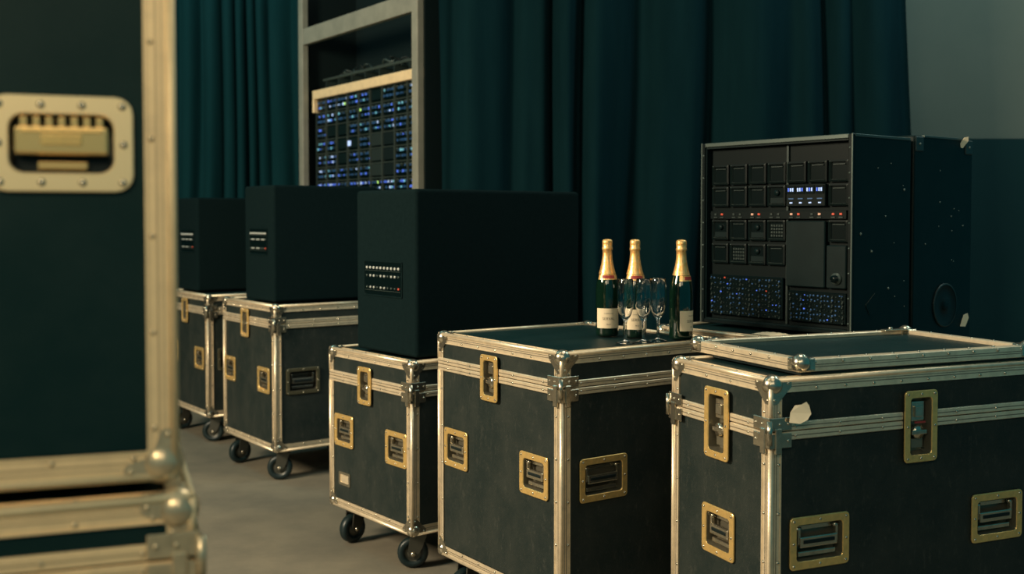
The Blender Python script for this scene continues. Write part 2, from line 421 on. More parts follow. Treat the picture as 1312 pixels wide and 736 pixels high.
def ang(rx,ry): return math.atan2(ry,rx)
G1='wheeled flight cases on the stage floor'
flight_case((0.147,3.22),ang(.824,.567),0.66,0.704,0.150,0.917,0.815,
    [('l','x',0.375,0.802),('h','x',0.591,0.533),('h','x',0.135,0.531),('w','y',0.158,0.529)],
    'black wheeled flight case with aluminium edges, champagne bottles on its lid',group=G1)
dcase=flight_case((0.641,2.69),ang(.919,.395),1.10,0.448,0.150,0.917,0.790,
    [('t','x',0.220,0.775),('h','x',0.220,0.483),('t','y',0.472,0.772),('w','y',0.150,0.502),('w','y',0.755,0.500)],
    'black flight case with brass latches, spare lid on top',group=G1,brace='nl')
bcase=flight_case((-.374,4.06),ang(.782,.623),0.90,0.613,0.132,0.780,0.670,
    [('l','x',0.325,0.656),('h','x',0.500,0.450),('h','x',0.105,0.440)],
    'scuffed grey-black flight case on casters under the largest black cabinet',group=G1)
flight_case((-1.192,5.48),ang(.805,.593),0.70,0.67,0.144,0.877,0.785,
    [('l','x',0.36,0.770),('h','x',0.585,0.503),('h','x',0.138,0.490),('d','y',0.150,0.490)],
    'grey-black flight case on casters carrying a medium black cabinet',group=G1)
flight_case((-1.80,6.45),ang(.805,.593),0.70,0.67,0.144,0.860,0.770,
    [('l','x',0.36,0.755),('h','x',0.585,0.490),('h','x',0.138,0.480),('d','y',0.150,0.480)],
    'grey-black flight case on casters beside the pleated curtain',group=G1)
EO=(.982,3.489); ea=ang(.781,.625)
flight_case(EO,ea,0.510,0.70,0.150,0.917,0.815,[('h','x',0.2,0.53)],
    'flight case beneath the equipment rack',group=G1)
flight_case((EO[0]+.781*.552,EO[1]+.625*.552),ea,0.44,0.70,0.150,0.690,0.600,[],
    'lower flight case beneath the loudspeaker cabinet',group=G1)
WARM={'alu':'alu_warm','groove':'groove_warm','steel':'steel_warm'}
def org(c,L,d): return (c[0]-L*d[0],c[1]-L*d[1])
d=(.940,.341)
flight_case(org((-.427,1.435),0.85,d),ang(*d),0.85,0.50,0.150,0.950,0.872,[],
    'wheeled flight case under another upright flight case',group=G1,brace='nr',face='lidtop',sub=WARM,balls=BALL_W)
d=(.950,.312)
flight_case(org((-.449,1.44),0.80,d),ang(*d),0.80,0.50,0.981,1.74,None,[('b','y',0.80-0.132,1.415)],
    'tall black flight case with pale brass recessed handle, stacked on another',casters=False,ew=0.033,group=G1,face='lidtop',sub=WARM,balls=BALL_W)
mb=MB([]); mb.loops([rrect(0.09,0.055,0.008,0),rrect(0.09,0.055,0.008,-0.003),rrect(0.066,0.034,0.006,-0.003),rrect(0.066,0.034,0.006,-0.0005)],['steel','steel','alu','alu'])
add('name_plate',mb.mesh('name_plate',True),bcase,(-0.001,0.50,0.250),(0,0,-math.pi/2))
mb=MB([]); mb.box(-0.018,0.018,-0.001,0.001,-0.0025,0.0025,'red'); add('red_marking',mb.mesh('red_marking'),dcase,(0.472,-0.0085,0.782))

# ---------------------------------------------------------------- tray lid
def tray_lid():
    R=math.atan2(.395,.919); n=(.725,2.738)
    root=thing('tray_lid','shallow flight case lid with aluminium rim lying on a case','lid',(n[0],n[1],0.9325),R)
    L,W,h=0.80,0.490,0.032
    mb=MB([])
    mb.box(0.004,L-0.004,0.004,W-0.004,0.0,h-0.012,'lidtop')
    add('panel',mb.mesh('tray_panel'),root)
    mb=MB([])
    for a in(0,1):
        y0=0 if a==0 else W-0.028
        mb.box(0,L,y0,y0+0.028,h-0.013,h,'alu',0.002,1)
        yo=(-0.003,0.004) if a==0 else (W-0.004,W+0.003)
        mb.box(0,L,yo[0],yo[1],0.0,h,'alu',0.0015,1)
        for k in(0.34,0.52): mb.box(0,L,yo[0]-0.0004,yo[1]+0.0004,h*k,h*k+0.002,'groove')
        x0=0 if a==0 else L-0.028
        mb.box(x0,x0+0.028,0,W,h-0.013,h+0.0005,'alu',0.002,1)
        xo=(-0.003,0.004) if a==0 else (L-0.004,L+0.003)
        mb.box(xo[0],xo[1],0,W,0.0,h,'alu',0.0015,1)
        for k in(0.34,0.52): mb.box(xo[0]-0.0004,xo[1]+0.0004,0,W,h*k,h*k+0.002,'groove')
    for i in range(9):
        x=(i+.5)*L/9; mb.rivet((x,0.014,h),(0,0,1)); mb.rivet((x,W-0.014,h),(0,0,1)); mb.rivet((x,-0.0035,h*0.76),(0,-1,0))
    for i in range(6):
        y=(i+.5)*W/6; mb.rivet((0.014,y,h),(0,0,1)); mb.rivet((L-0.014,y,h),(0,0,1)); mb.rivet((-0.0035,y,h*0.76),(-1,0,0))
    add('aluminium_rim',mb.mesh('tray_rim'),root)
    mb=MB([]); mb.box(0.006,L-0.006,0.006,0.40,-0.009,0.0,'rubber',0.001,1); add('seal_strip',mb.mesh('seal'),root)
    def cb(sx,sy):
        mb=MB([]); mb.sphere((0.010,0.010,-0.010),0.024,'steel',16)
        for q in([(-.006,.045),(-.006,.030)],[(-.006,.030),(-.006,.045)]):
            mb.box(q[0][0],q[0][1],q[1][0],q[1][1],-0.030,0.003,'steel',0.003,1)
        for v in mb.bm.verts: v.co=Vector((v.co.x*sx,v.co.y*sy,v.co.z))
        return mb.mesh('tray_corner',True)
    for cx,sx in((0,1),(L,-1)):
        for cy,sy in((0,1),(W,-1)): add('corner_cap',cb(sx,sy),root,(cx,cy,h))
    mb=MB([]); mb.box(-0.05,0.05,-0.012,0.012,0,0.006,'steel',0.002); mb.cyl((-0.02,0,0.006),0.007,0.006,(0,0,1),'steel',10)
    add('hinge_clip',mb.mesh('clip'),root,(L-0.07,W-0.03,h))
tray_lid()

# ---------------------------------------------------------------- black cabinets with indicator panels
def cabinet(origin,rx,ry,L,W,z0,z1,pc,pw,label):
    root=thing('amplifier_cabinet',label,'audio cabinet',(origin[0],origin[1],z0),ang(rx,ry),'black audio cabinets on flight cases')
    H=z1-z0
    mb=MB([]); mb.box(0,L,0,W,0.0,H,'carpet',0.014,4)
    add('body',mb.mesh('cabinet_body'),root)
    pz,ph=pc[1]-z0,0.140
    mb=MB([])
    mb.loops([rrect(pw,ph,0.006,0),rrect(pw,ph,0.006,-0.002),rrect(pw-0.008,ph-0.008,0.005,-0.002),rrect(pw-0.010,ph-0.010,0.005,0.0)],['carpet','darkmetal','darkmetal','screen'])
    p=add('indicator_panel',mb.mesh('ind_panel',True),root,(-0.0015,pc[0],pz),(0,0,-math.pi/2))
    mb=MB([])
    for r,z in enumerate((0.040,0.008,-0.038)):
        if r!=1: mb.box(-pw*0.46,pw*0.46,-0.003,0,z-0.010,z-0.0085,'edge')
        for i in range(10):
            x=(i-4.5)*pw*0.092
            if r==0:
                mb.lathe([(0.0055,0),(0.0055,-0.003),(0.0040,-0.004),(0,-0.003)],(x,-0.001,z+0.002),(0,1,0),10,'white_led')
            elif r==1:
                mb.lathe([(0.0048,0),(0.0048,-0.003),(0,-0.004)],(x,-0.001,z+0.002),(0,1,0),8,'white_led' if i%3 else 'edge')
            else:
                mb.lathe([(0.0042,0),(0.0042,-0.003),(0,-0.004)],(x,-0.001,z+0.002),(0,1,0),8,'red_led' if i>=9 else ('white_led' if i in(1,2,4,5) else 'edge'))
    add('indicator_lights',mb.mesh('ind_lights'),p)
    mb=MB([]); mb.cyl((0,0,-0.004),0.02,0.006,(0,0,1),'rubber',12); foot=mb.mesh('foot')
    for x in(0.1,L-0.1):
        for y in(0.08,W-0.08): add('foot',foot,root,(x,y,0))
def off(o,rx,ry,a,b): return (o[0]+rx*a-ry*b,o[1]+ry*a+rx*b)
cabinet(off((-.374,4.06),.782,.623,0.038,0.025),.782,.623,0.825,0.44,0.7915,1.432,(0.235,1.083),0.28,'large black carpeted amplifier cabinet with lit indicator panel')
cabinet(off((-1.192,5.48),.805,.593,0.04,0.10),.805,.593,0.60,0.37,0.8885,1.492,(0.19,1.20),0.23,'black amplifier cabinet with rows of white indicators on a case')
cabinet(off((-1.80,6.45),.805,.593,0.04,0.27),.805,.593,0.60,0.36,0.8715,1.448,(0.17,1.18),0.23,'black amplifier cabinet with indicator panel beside the pleated curtain')

# ---------------------------------------------------------------- equipment rack
def box_led(mb,y,z,w,h,m,x=0.0): mb.box(x-0.002,x+0.002,y-w/2,y+w/2,z-h/2,z+h/2,m)
def equipment_rack():
    rx,ry=.781,.625
    ZB=0.932
    root=thing('equipment_rack','black equipment rack with modules, screens and patch bays','equipment rack',(1.118,3.59,ZB),ang(rx,ry))
    W,D,H=0.646,0.345,0.664
    z=lambda v:v-ZB
    mb=MB([]); t=0.018
    mb.box(0,D,0,t,0,H,'darkmetal',0.003,1); mb.box(0,D,W-t,W,0,H,'darkmetal',0.003,1)
    mb.box(0,D,t,W-t,0,t,'darkmetal'); mb.box(0,D,t,W-t,H-t,H,'darkmetal'); mb.box(D-0.01,D,t,W-t,t,H-t,'darkmetal')
    add('cabinet',mb.mesh('rack_body'),root)
    mb=MB([])
    for a,b,m in((-0.003,0.014,'rackface'),(W-0.014,W+0.003,'rackface')):
        mb.box(-0.006,0.010,a,b,0,H+0.003,m,0.002,1)
    mb.box(-0.007,-0.003,-0.004,0.002,0,H+0.004,'edge',0.001,1); mb.box(-0.007,-0.003,W-0.002,W+0.004,0,H+0.004,'edge',0.001,1)
    mb.box(-0.006,0.010,0.014,W-0.014,0,0.014,'rackface',0.002,1); mb.box(-0.006,0.010,0.014,W-0.014,H-0.012,H+0.003,'edge',0.002,1)
    mb.box(0.01,D-0.01,-0.003,0.008,H-0.006,H+0.003,'edge',0.001,1)
    for i in range(8): mb.rivet((-0.006,0.008,0.04+i*0.083),(-1,0,0),'edge',0.004); mb.rivet((-0.006,W-0.008,0.04+i*0.083),(-1,0,0),'edge',0.004)
    add('front_frame',mb.mesh('rack_frame'),root)
    mb=MB([]); mb.box(0.028,0.034,t,W-t,t,H-t,'rackface'); mb.box(0.020,0.028,0.272,0.280,t,H-t,'bezel')
    add('backing_panel',mb.mesh('rack_back'),root)
    def module(w,h,kind):
        mb=MB([])
        mb.loops([rrect(w,h,0.004,0.01),rrect(w,h,0.004,-0.003),rrect(w*0.84,h*0.82,0.004,-0.005),rrect(w*0.80,h*0.78,0.003,0.004)],['rackface','rackface','edge','screen'])
        for a in(-1,1): mb.rivet((a*w*0.44,-0.003,h*0.44),(0,-1,0),'edge',0.0025)
        if kind==0: mb.box(-w*0.3,w*0.3,-0.001,0.003,h*0.28,h*0.31,'bezel')
        if kind==1:
            for i in range(5):
                for j in range(4): mb.box(-w*0.32+i*w*0.14,-w*0.32+i*w*0.14+0.007,0.001,0.0035,-h*0.3+j*h*0.16,-h*0.3+j*h*0.16+0.007,'bezel')
        if kind==2:
            mb.box(-w*0.36,w*0.36,0.001,0.0035,-h*0.36,-h*0.10,'darkmetal'); mb.cyl((0,0.003,h*0.14),0.010,0.006,(0,-1,0),'darkmetal',16)
        return mb.mesh('module',True)
    me=[module(0.078,0.074,k) for k in range(3)]
    cols=[0.575,0.490,0.405,0.320,0.235,0.150,0.065]; rows=[1.480,1.400,1.278,1.192]
    for r,zz in enumerate(rows):
        for c,y in enumerate(cols):
            if r==1 and c in(4,5): continue
            if r>=2 and c>=4 and not(c==6 and r==2): continue
            k=1 if (r,c) in((2,3),(3,1)) else(2 if (r,c) in((2,0),(2,2),(3,2),(1,3)) else 0)
            add('display_module',me[k],root,(0.018,y,z(zz)),(0,0,-math.pi/2))
    mb=MB([]); mb.box(0.008,0.022,0.112,0.272,z(1.362),z(1.438),'rackface',0.002,1)
    for i in range(4):
        yy=0.25-i*0.039; mb.box(0.005,0.009,yy-0.017,yy+0.017,z(1.405),z(1.433),'screen')
        for k in range(3):
            box_led(mb,yy+0.009-k*0.009,z(1.419),0.004,0.012,'pale_led' if (i+k)%3 else 'blue_led',0.004)
        box_led(mb,yy,z(1.388),0.02,0.004,'dim_blue',0.007)
        box_led(mb,yy,z(1.374),0.010,0.004,'pale_led',0.007)
    add('digital_display',mb.mesh('digital_display'),root)
    mb=MB([]); mb.box(0.010,0.022,0.03,W-0.03,z(1.318),z(1.347),'rackface',0.001,1)
    lit={1:'red_led',4:'amber_led',5:'red_led',8:'amber_led',9:'red_led',11:'amber_led',12:'red_led',13:'red_led'}
    for c,y in enumerate(cols):
        for k,kk in((0,1),(1,-1)):
            box_led(mb,y+kk*0.015,z(1.335),0.009,0.007,lit.get(c*2+k,'bezel'),0.009)
            box_led(mb,y+kk*0.015,z(1.324),0.016,0.004,'bezel',0.009)
    add('button_strip',mb.mesh('button_strip'),root)
    mb=MB([]); mb.box(0.008,0.022,0.112,0.272,z(1.085),z(1.312),'darkmetal',0.003,1)
    add('access_plate',mb.mesh('access_plate'),root)
    mb=MB([]); mb.box(0.008,0.022,0.028,0.106,z(1.085),z(1.230),'darkmetal',0.003,1)
    add('access_plate',mb.mesh('access_plate'),root)
    mb=MB([]); mb.lathe([(0.020,0),(0.020,0.006),(0.013,0.007),(0.012,0.020),(0,0.020)],(0.008,0.064,z(1.118)),(-1,0,0),20,lambda k:'edge' if k<2 else 'screen')
    add('knob',mb.mesh('knob'),root)
    def patch(y0,y1,za,zb,nc,nr,nm,bl):
        mb=MB([]); mb.box(0.010,0.022,y0,y1,z(za),z(zb),'screen',0.002,1)
        for r in range(nr):
            for c in range(nc):
                yy=y0+0.012+(y1-y0-0.024)*c/(nc-1)+random.uniform(-.003,.003); zz=z(za)+0.012+(zb-za-0.024)*r/(nr-1)+random.uniform(-.003,.003)
                q=random.random()
                m='dim_blue' if q<bl else('blue_led' if q<bl+0.07 else('pale_led' if q<bl+0.08 else('red_led' if q<bl+0.09 else('bezel' if q<0.8 else 'darkmetal'))))
                s_=random.choice((0.003,0.0042,0.005))
                box_led(mb,yy,zz,s_,s_,m,0.009)
                if c%3==0: mb.cyl((0.010,yy,zz-0.006),0.003,0.006,(-1,0,0),'bezel',6)
        add(nm,mb.mesh(nm),root)
    patch(0.285,0.618,0.965,1.112,22,8,'patch_panel',0.30)
    patch(0.028,0.262,0.965,1.070,16,6,'patch_panel',0.48)
    rnd=random.Random(5)
    for i in range(12):
        mb=MB([]); r=rnd.choice((0.0025,0.0035,0.005)); mb.rivet((0,0,0),(0,-1,0),'speck',r); add('side_screw',mb.mesh('socket'),root,(rnd.uniform(0.04,0.32),0,rnd.uniform(0.08,0.63)))
    mb=MB([]); mb.loops([rrect(0.07,0.045,0.004,0),rrect(0.07,0.045,0.004,-0.002)],['edge','darkmetal'])
    add('side_plate',mb.mesh('side_plate',True),root,(0.12,0,0.10),(0,math.radians(-35),0))
equipment_rack()
def speaker_cabinet():
    rx,ry=.781,.625
    o=off((1.118,3.59),rx,ry,0.364,0.0); zb=0.706
    root=thing('loudspeaker_cabinet','tall black loudspeaker cabinet with round driver beside the rack','loudspeaker',(o[0],o[1],zb),ang(rx,ry))
    L,W,H=0.393,0.60,0.905
    mb=MB([]); mb.box(0,L,0,W,0,H,'darkmetal',0.006,2); add('body',mb.mesh('speaker_body'),root)
    mb=MB([])
    mb.lathe([(0.080,0),(0.080,0.004),(0.074,0.006),(0.070,0.003),(0.045,0.001),(0.022,0.001),(0.020,0.003),(0.012,0.006),(0,0.007)],(0,0,0),(0,-1,0),36,
             lambda k:['darkmetal','bezel','darkmetal','rubber','rubber','darkmetal','darkmetal','darkmetal'][k])
    add('driver',mb.mesh('driver'),root,(0.21,0,0.30))
    for cx in(0.03,L-0.03):
        mb=MB([]); mb.box(-0.026,0.026,-0.004,0.002,-0.026,0.026,'bezel',0.003,1); mb.rivet((0,-0.004,0),(0,-1,0),'speck',0.005)
        add('corner_plate',mb.mesh('corner_plate'),root,(cx,0,H-0.03))
    rnd=random.Random(8)
    for i in range(11):
        mb=MB([]); mb.rivet((0,0,0),(0,-1,0),'speck',rnd.choice((0.0025,0.0035,0.005))); add('side_screw',mb.mesh('bolt'),root,(rnd.uniform(0.05,0.36),0,rnd.uniform(0.42,0.86)))
    mb=MB([]); mb.box(0.06,L-0.06,-0.003,0.008,H-0.006,H+0.002,'edge',0.001,1); add('top_trim',mb.mesh('top_trim'),root)
speaker_cabinet()
def tag(name,loc,rot,w,h,label,cat='tag',rounded=False):
    mb=MB([])
    t=0.0008
    if rounded:
        P=[(-0.42,0,-0.5),(0.1,0.06,-0.42),(0.40,0.1,-0.18),(0.5,0.12,0.1),(0.30,0.05,0.38),(0.12,0,0.5),(-0.1,-0.05,0.32),(-0.38,-0.06,0.22),(-0.5,-0.05,-0.1)]
        P=[(a*w,b*0.05,c*h) for a,b,c in P]
    else: P=[(-w/2,0,-h/2),(w*0.35,0,-h/2+h*0.1),(w/2,0,h*0.25),(w*0.1,0,h/2),(-w*0.45,0,h*0.3)]
    mb.loops([[(a,b-t,c) for a,b,c in P],[(a,b+t,c) for a,b,c in P]],['paper','paper']); mb.face([(a,b-t,c) for a,b,c in P],'paper')
    o=add(name,mb.mesh(name,True),None,loc,rot); o['label']=label; o['category']=cat
    return o
tag('paper_tag',off((.641,2.69),.919,.395,0.068,-0.030)+(0.838,),(math.radians(-14),math.radians(15),ang(.919,.395)-0.6),0.050,0.062,'torn cream paper tag tucked behind the case corner',rounded=True)
so=off((1.118,3.59),.781,.625,0.68,-0.008)
tag('paper_tag',so+(1.598,),(0.2,0.5,ang(.781,.625)-0.5),0.022,0.050,'small cream tag on top edge of loudspeaker cabinet')
so=off((1.118,3.59),.781,.625,0.70,-0.010)
tag('paper_tag',so+(0.945,),(0,0.3,ang(.781,.625)-0.4),0.026,0.055,'small cream tag at foot of loudspeaker cabinet')
def blob():
    bm=bmesh.new(); n=16
    vs=[[bm.verts.new(((i/n-.5)*0.15,(j/n-.5)*0.06,0.006+0.010*abs(math.sin(i*1.1+j*0.7))*(1-abs(2*i/n-1)**3)*(1-abs(2*j/n-1)**3))) for j in range(n+1)] for i in range(n+1)]
    for i in range(n):
        for j in range(n):
            f=bm.faces.new([vs[i][j],vs[i+1][j],vs[i+1][j+1],vs[i][j+1]]); f.smooth=True
    me=bpy.data.meshes.new('cloth'); bm.to_mesh(me); bm.free(); me.materials.append(M['paper'])
    p=off(EO,.781,.625,0.06,0.22)
    o=add('cleaning_cloth',me,None,(p[0],p[1],0.918),(0,0,ang(-.625,.781))); o['label']='crumpled pale cloth on the case lid below the rack'; o['category']='cloth'
blob()

# ---------------------------------------------------------------- champagne bottles
def bend_text(txt,size,r,zc,name,matn):
    c=bpy.data.curves.new(name,'FONT'); c.body=txt; c.size=size; c.align_x='CENTER'; c.align_y='CENTER'; c.extrude=0.0
    o=bpy.data.objects.new('tmp',c); COL.objects.link(o)
    bpy.context.view_layer.update()
    me=bpy.data.meshes.new_from_object(o.evaluated_get(bpy.context.evaluated_depsgraph_get()))
    bpy.data.objects.remove(o)
    for v in me.vertices:
        a=v.co.x/r; zz=v.co.y
        v.co=Vector((r*math.sin(a),-r*math.cos(a),zc+zz))
    me.materials.clear(); me.materials.append(M[matn]); return me
def bottle_meshes():
    body=[(0,0.004),(0.020,0.0),(0.035,0.0),(0.0385,0.004),(0.039,0.012),(0.039,0.150),(0.038,0.168),(0.035,0.188),(0.0292,0.208),(0.0232,0.228),(0.0190,0.246),(0.0165,0.262),(0.0150,0.280)]
    mb=MB([]); mb.lathe(body,(0,0,0),(0,0,1),40,'glassgreen'); b=mb.mesh('bottle_glass')
    foil=[(0.0288,0.211),(0.0242,0.2275),(0.0200,0.246),(0.0175,0.262),(0.0162,0.280),(0.0160,0.290),(0.0178,0.292),(0.0182,0.299),(0.0165,0.302),(0.0172,0.312),(0.0175,0.320),(0.0155,0.326),(0.009,0.3285),(0,0.329)]
    mb=MB([]); mb.lathe(foil,(0,0,0),(0,0,1),36,'foil'); f=mb.mesh('foil')
    def wrap(r,za,zb,a0,m,n=24):
        bm=bmesh.new(); A=[];B=[]
        for i in range(n+1):
            a=-a0+2*a0*i/n
            A.append(bm.verts.new((r[0]*math.sin(a),-r[0]*math.cos(a),za))); B.append(bm.verts.new((r[1]*math.sin(a),-r[1]*math.cos(a),zb)))
        for i in range(n):
            q=bm.faces.new([A[i],A[i+1],B[i+1],B[i]]); q.smooth=True
        me=bpy.data.meshes.new('lab'); bm.to_mesh(me); bm.free(); me.materials.append(M[m]); return me
    lab=wrap((0.0394,0.0394),0.028,0.095,math.radians(66),'label')
    neck=wrap((0.0345,0.0300),0.192,0.210,math.radians(70),'foil')
    neck2=wrap((0.0337,0.0310),0.196,0.207,math.radians(40),'red')
    return b,f,lab,neck,neck2
BB=bottle_meshes()
BT=bend_text('SERVAL',0.013,0.0397,0.060,'t','ink'); BT2=bend_text('CHAMPAGNE',0.0052,0.0397,0.078,'t','ink'); BT3=bend_text('BRUT',0.006,0.0397,0.041,'t','ink')
for (x,y,rz,lb) in[(0.324,3.71,0.05,'champagne bottle with gold foil and cream label'),(0.413,3.665,0.12,'champagne bottle with gold foil, partly behind wine glasses'),(0.560,3.61,0.9,'champagne bottle with gold foil, label turned aside')]:
    r=thing('champagne_bottle',lb,'bottle',(x,y,0.9215),rz,'champagne bottles on the case')
    add('glass_body',BB[0],r); add('gold_foil',BB[1],r)
    l=add('label',BB[2],r); add('label_lettering',BT,l); add('label_lettering',BT2,l); add('label_lettering',BT3,l)
    add('neck_label',BB[3],r); add('neck_seal',BB[4],r)
def wineglass():
    o=[(0,0.0),(0.0300,0.0),(0.0308,0.0022),(0.0200,0.0045),(0.0060,0.0085),(0.0046,0.014),(0.0042,0.045),(0.0044,0.066),(0.0070,0.074),(0.0135,0.082),(0.0205,0.096),(0.0252,0.116),(0.0272,0.138),(0.0270,0.160),(0.0254,0.184),(0.0238,0.204),
       (0.0229,0.2054),(0.0222,0.203),(0.0240,0.183),(0.0256,0.160),(0.0258,0.138),(0.0238,0.117),(0.0192,0.0975),(0.0125,0.0845),(0.005,0.0785),(0,0.078)]
    mb=MB([]); mb.lathe(o,(0,0,0),(0,0,1),48,'glass'); return mb.mesh('wine_glass',True)
WG=wineglass()
for x,y in((0.362,3.475),(0.4215,3.495),(0.474,3.535)):
    g=add('wine_glass',WG,None,(x,y,0.9215)); g['label']='empty clear stemmed wine glass beside the champagne bottles'; g['category']='wine glass'; g['group']='wine glasses on the case'

# ---------------------------------------------------------------- big rack stand in the back
def stand():
    rx,ry=.819,.573; W,D=1.64,0.50
    root=thing('equipment_stand','tall painted metal frame holding a lit patch rack','stand',(-.531,6.2,0),ang(rx,ry))
    mb=MB([]); mb.box(0,0.045,0,0.066,FZ,3.1,'beige',0.004,1); post=mb.mesh('post')
    for y in(0.008,W-0.075): add('post',post,root,(0,y,0))
    for za,zb in((2.50,2.61),(1.10,1.18)):
        mb=MB([]); mb.box(0.005,0.042,0.076,W-0.077,0,zb-za,'beige',0.003,1); add('cross_beam',mb.mesh('beam'),root,(0,0,za))
    mb=MB([]); mb.box(0.046,D-0.06,0.020,W-0.020,1.16,1.20,'darkmetal'); add('shelf',mb.mesh('shelf'),root)
    for q in((D-0.06,D-0.05,0.0,W),(0.046,D-0.06,0.0,0.012),(0.046,D-0.06,W-0.012,W)):
        mb=MB([]); mb.box(*q,FZ,3.1,'rubber'); add('added_dark_panel',mb.mesh('added_dark_panel'),root)  # dark panels added so nothing leaks through behind the frame
    r2=thing('patch_rack','wide patch rack glowing with blue indicator lights','equipment rack',off((-.531,6.2),rx,ry,0.09,0.10)+(1.2005,),ang(rx,ry))
    w=W-0.20; h=0.93
    mb=MB([]); mb.box(0.01,0.32,0,w,0,h,'darkmetal',0.003,1); add('cabinet',mb.mesh('pr'),r2)
    mb=MB([]); mb.box(-0.03,0.32,-0.0,w,h,h+0.060,'alu_warm',0.003,1); mb.box(-0.03,0.01,w-0.02,w,h-0.09,h,'alu_warm',0.002,1); mb.box(-0.006,0.01,w-0.02,w,0,h-0.09,'bezel')
    add('top_rail',mb.mesh('pr2'),r2)
    rows=10; ncol=9
    tint=[random.random() for _ in range(ncol*rows)]
    for r in range(rows):
        mb=MB([]); z0=0.01+r*h/rows; z1=z0+h/rows-0.010
        mb.box(0.0,0.012,0.01,w-0.01,z0,z1,'screen'); mb.box(-0.004,0.010,0.01,w-0.01,z1-0.003,z1+0.002,'edge')
        cw=(w-0.02)/ncol
        for c in range(ncol):
            y0=0.01+cw*c; mb.box(-0.010,0.010,y0-0.005,y0+0.005,z0-0.006,z1+0.006,'edge')
            tv=tint[r*ncol+c]
            if 4<=r<=6 and c in(2,3): continue
            if tv<0.10:
                mb.box(-0.005,0.002,y0+0.02,y0+cw-0.02,z0+0.010,z1-0.012,'darkmetal'); continue
            bright=(0.2+0.55*(r<4)+0.25*(c>5))*(0.3+1.4*tv)
            for k in range(2):
                for i in range(6):
                    yy=y0+cw*(i+0.9)/6.9+random.uniform(-.004,.004); zz=z0+0.022+k*0.034
                    q=random.random()
                    if q<bright*0.40: m='blue_led'
                    elif q<bright*0.55: m='pale_led'
                    elif q<bright*0.55+0.08: m='cyan_led'
                    elif q<0.75: m='dim_blue'
                    elif q<0.992: m='bezel'
                    else: m='green_led'
                    s_=random.uniform(0.0045,0.0080)
                    mb.box(-0.004,0.001,yy-s_*0.8,yy+s_*0.8,zz-s_,zz+s_,m)
            for i in range(3):
                yy=y0+cw*(i+0.7)/3.2; mb.box(-0.003,0.001,yy-0.015,yy+0.015,z0+0.062,z0+0.070,'edge')
        if 4<=r<=6: mb.box(-0.004,0.004,0.01+cw*2+0.01,0.01+cw*3-0.01,z0+0.005,z1-0.006,'rubber'); mb.box(-0.004,0.004,0.01+cw*3+0.01,0.01+cw*4-0.01,z0+0.005,z1-0.006,'bezel')
        if r==6: mb.box(-0.008,0.002,w-0.53,w-0.48,z0+0.022,z1-0.028,'pale_led')
        add('patch_bay',mb.mesh('pb'),r2)
    r3=thing('cable_tray','dark metal cable tray with looped leads on the patch rack','cable tray',off((-.531,6.2),rx,ry,0.14,0.10)+(1.2005+h+0.061,),ang(rx,ry))
    mb=MB([])
    for k in range(2): mb.box(0.0+k*0.12,0.012+k*0.12,0,w,0.07+0.04*k,0.085+0.04*k,'edge',0.002,1)
    for i in range(8): y=0.05+i*(w-0.1)/7; mb.box(0,0.13,y-0.006,y+0.006,0.0,0.07,'bezel')
    add('frame',mb.mesh('ct'),r3)
    # looped leads as tubes
    for i in range(16):
        cu=bpy.data.curves.new('lead','CURVE'); cu.dimensions='3D'; cu.bevel_depth=0.005; cu.bevel_resolution=2
        sp=cu.splines.new('NURBS'); n=7; sp.points.add(n-1)
        y=random.uniform(0.05,w-0.25); ln=random.uniform(0.10,0.24)
        for k in range(n):
            f_=k/(n-1)
            sp.points[k].co=(random.uniform(0.0,0.10),y+ln*f_,0.078+0.055*math.sin(math.pi*f_)*random.uniform(0.3,1.3),1)
        sp.use_endpoint_u=True; sp.order_u=4
        cu.materials.append(M[random.choice(['rubber','edge','bezel','bezel'])])
        o=bpy.data.objects.new('tmp',cu); COL.objects.link(o); bpy.context.view_layer.update()
        me=bpy.data.meshes.new_from_object(o.evaluated_get(bpy.context.evaluated_depsgraph_get())); bpy.data.objects.remove(o)
        add('cable',me,r3)
stand()

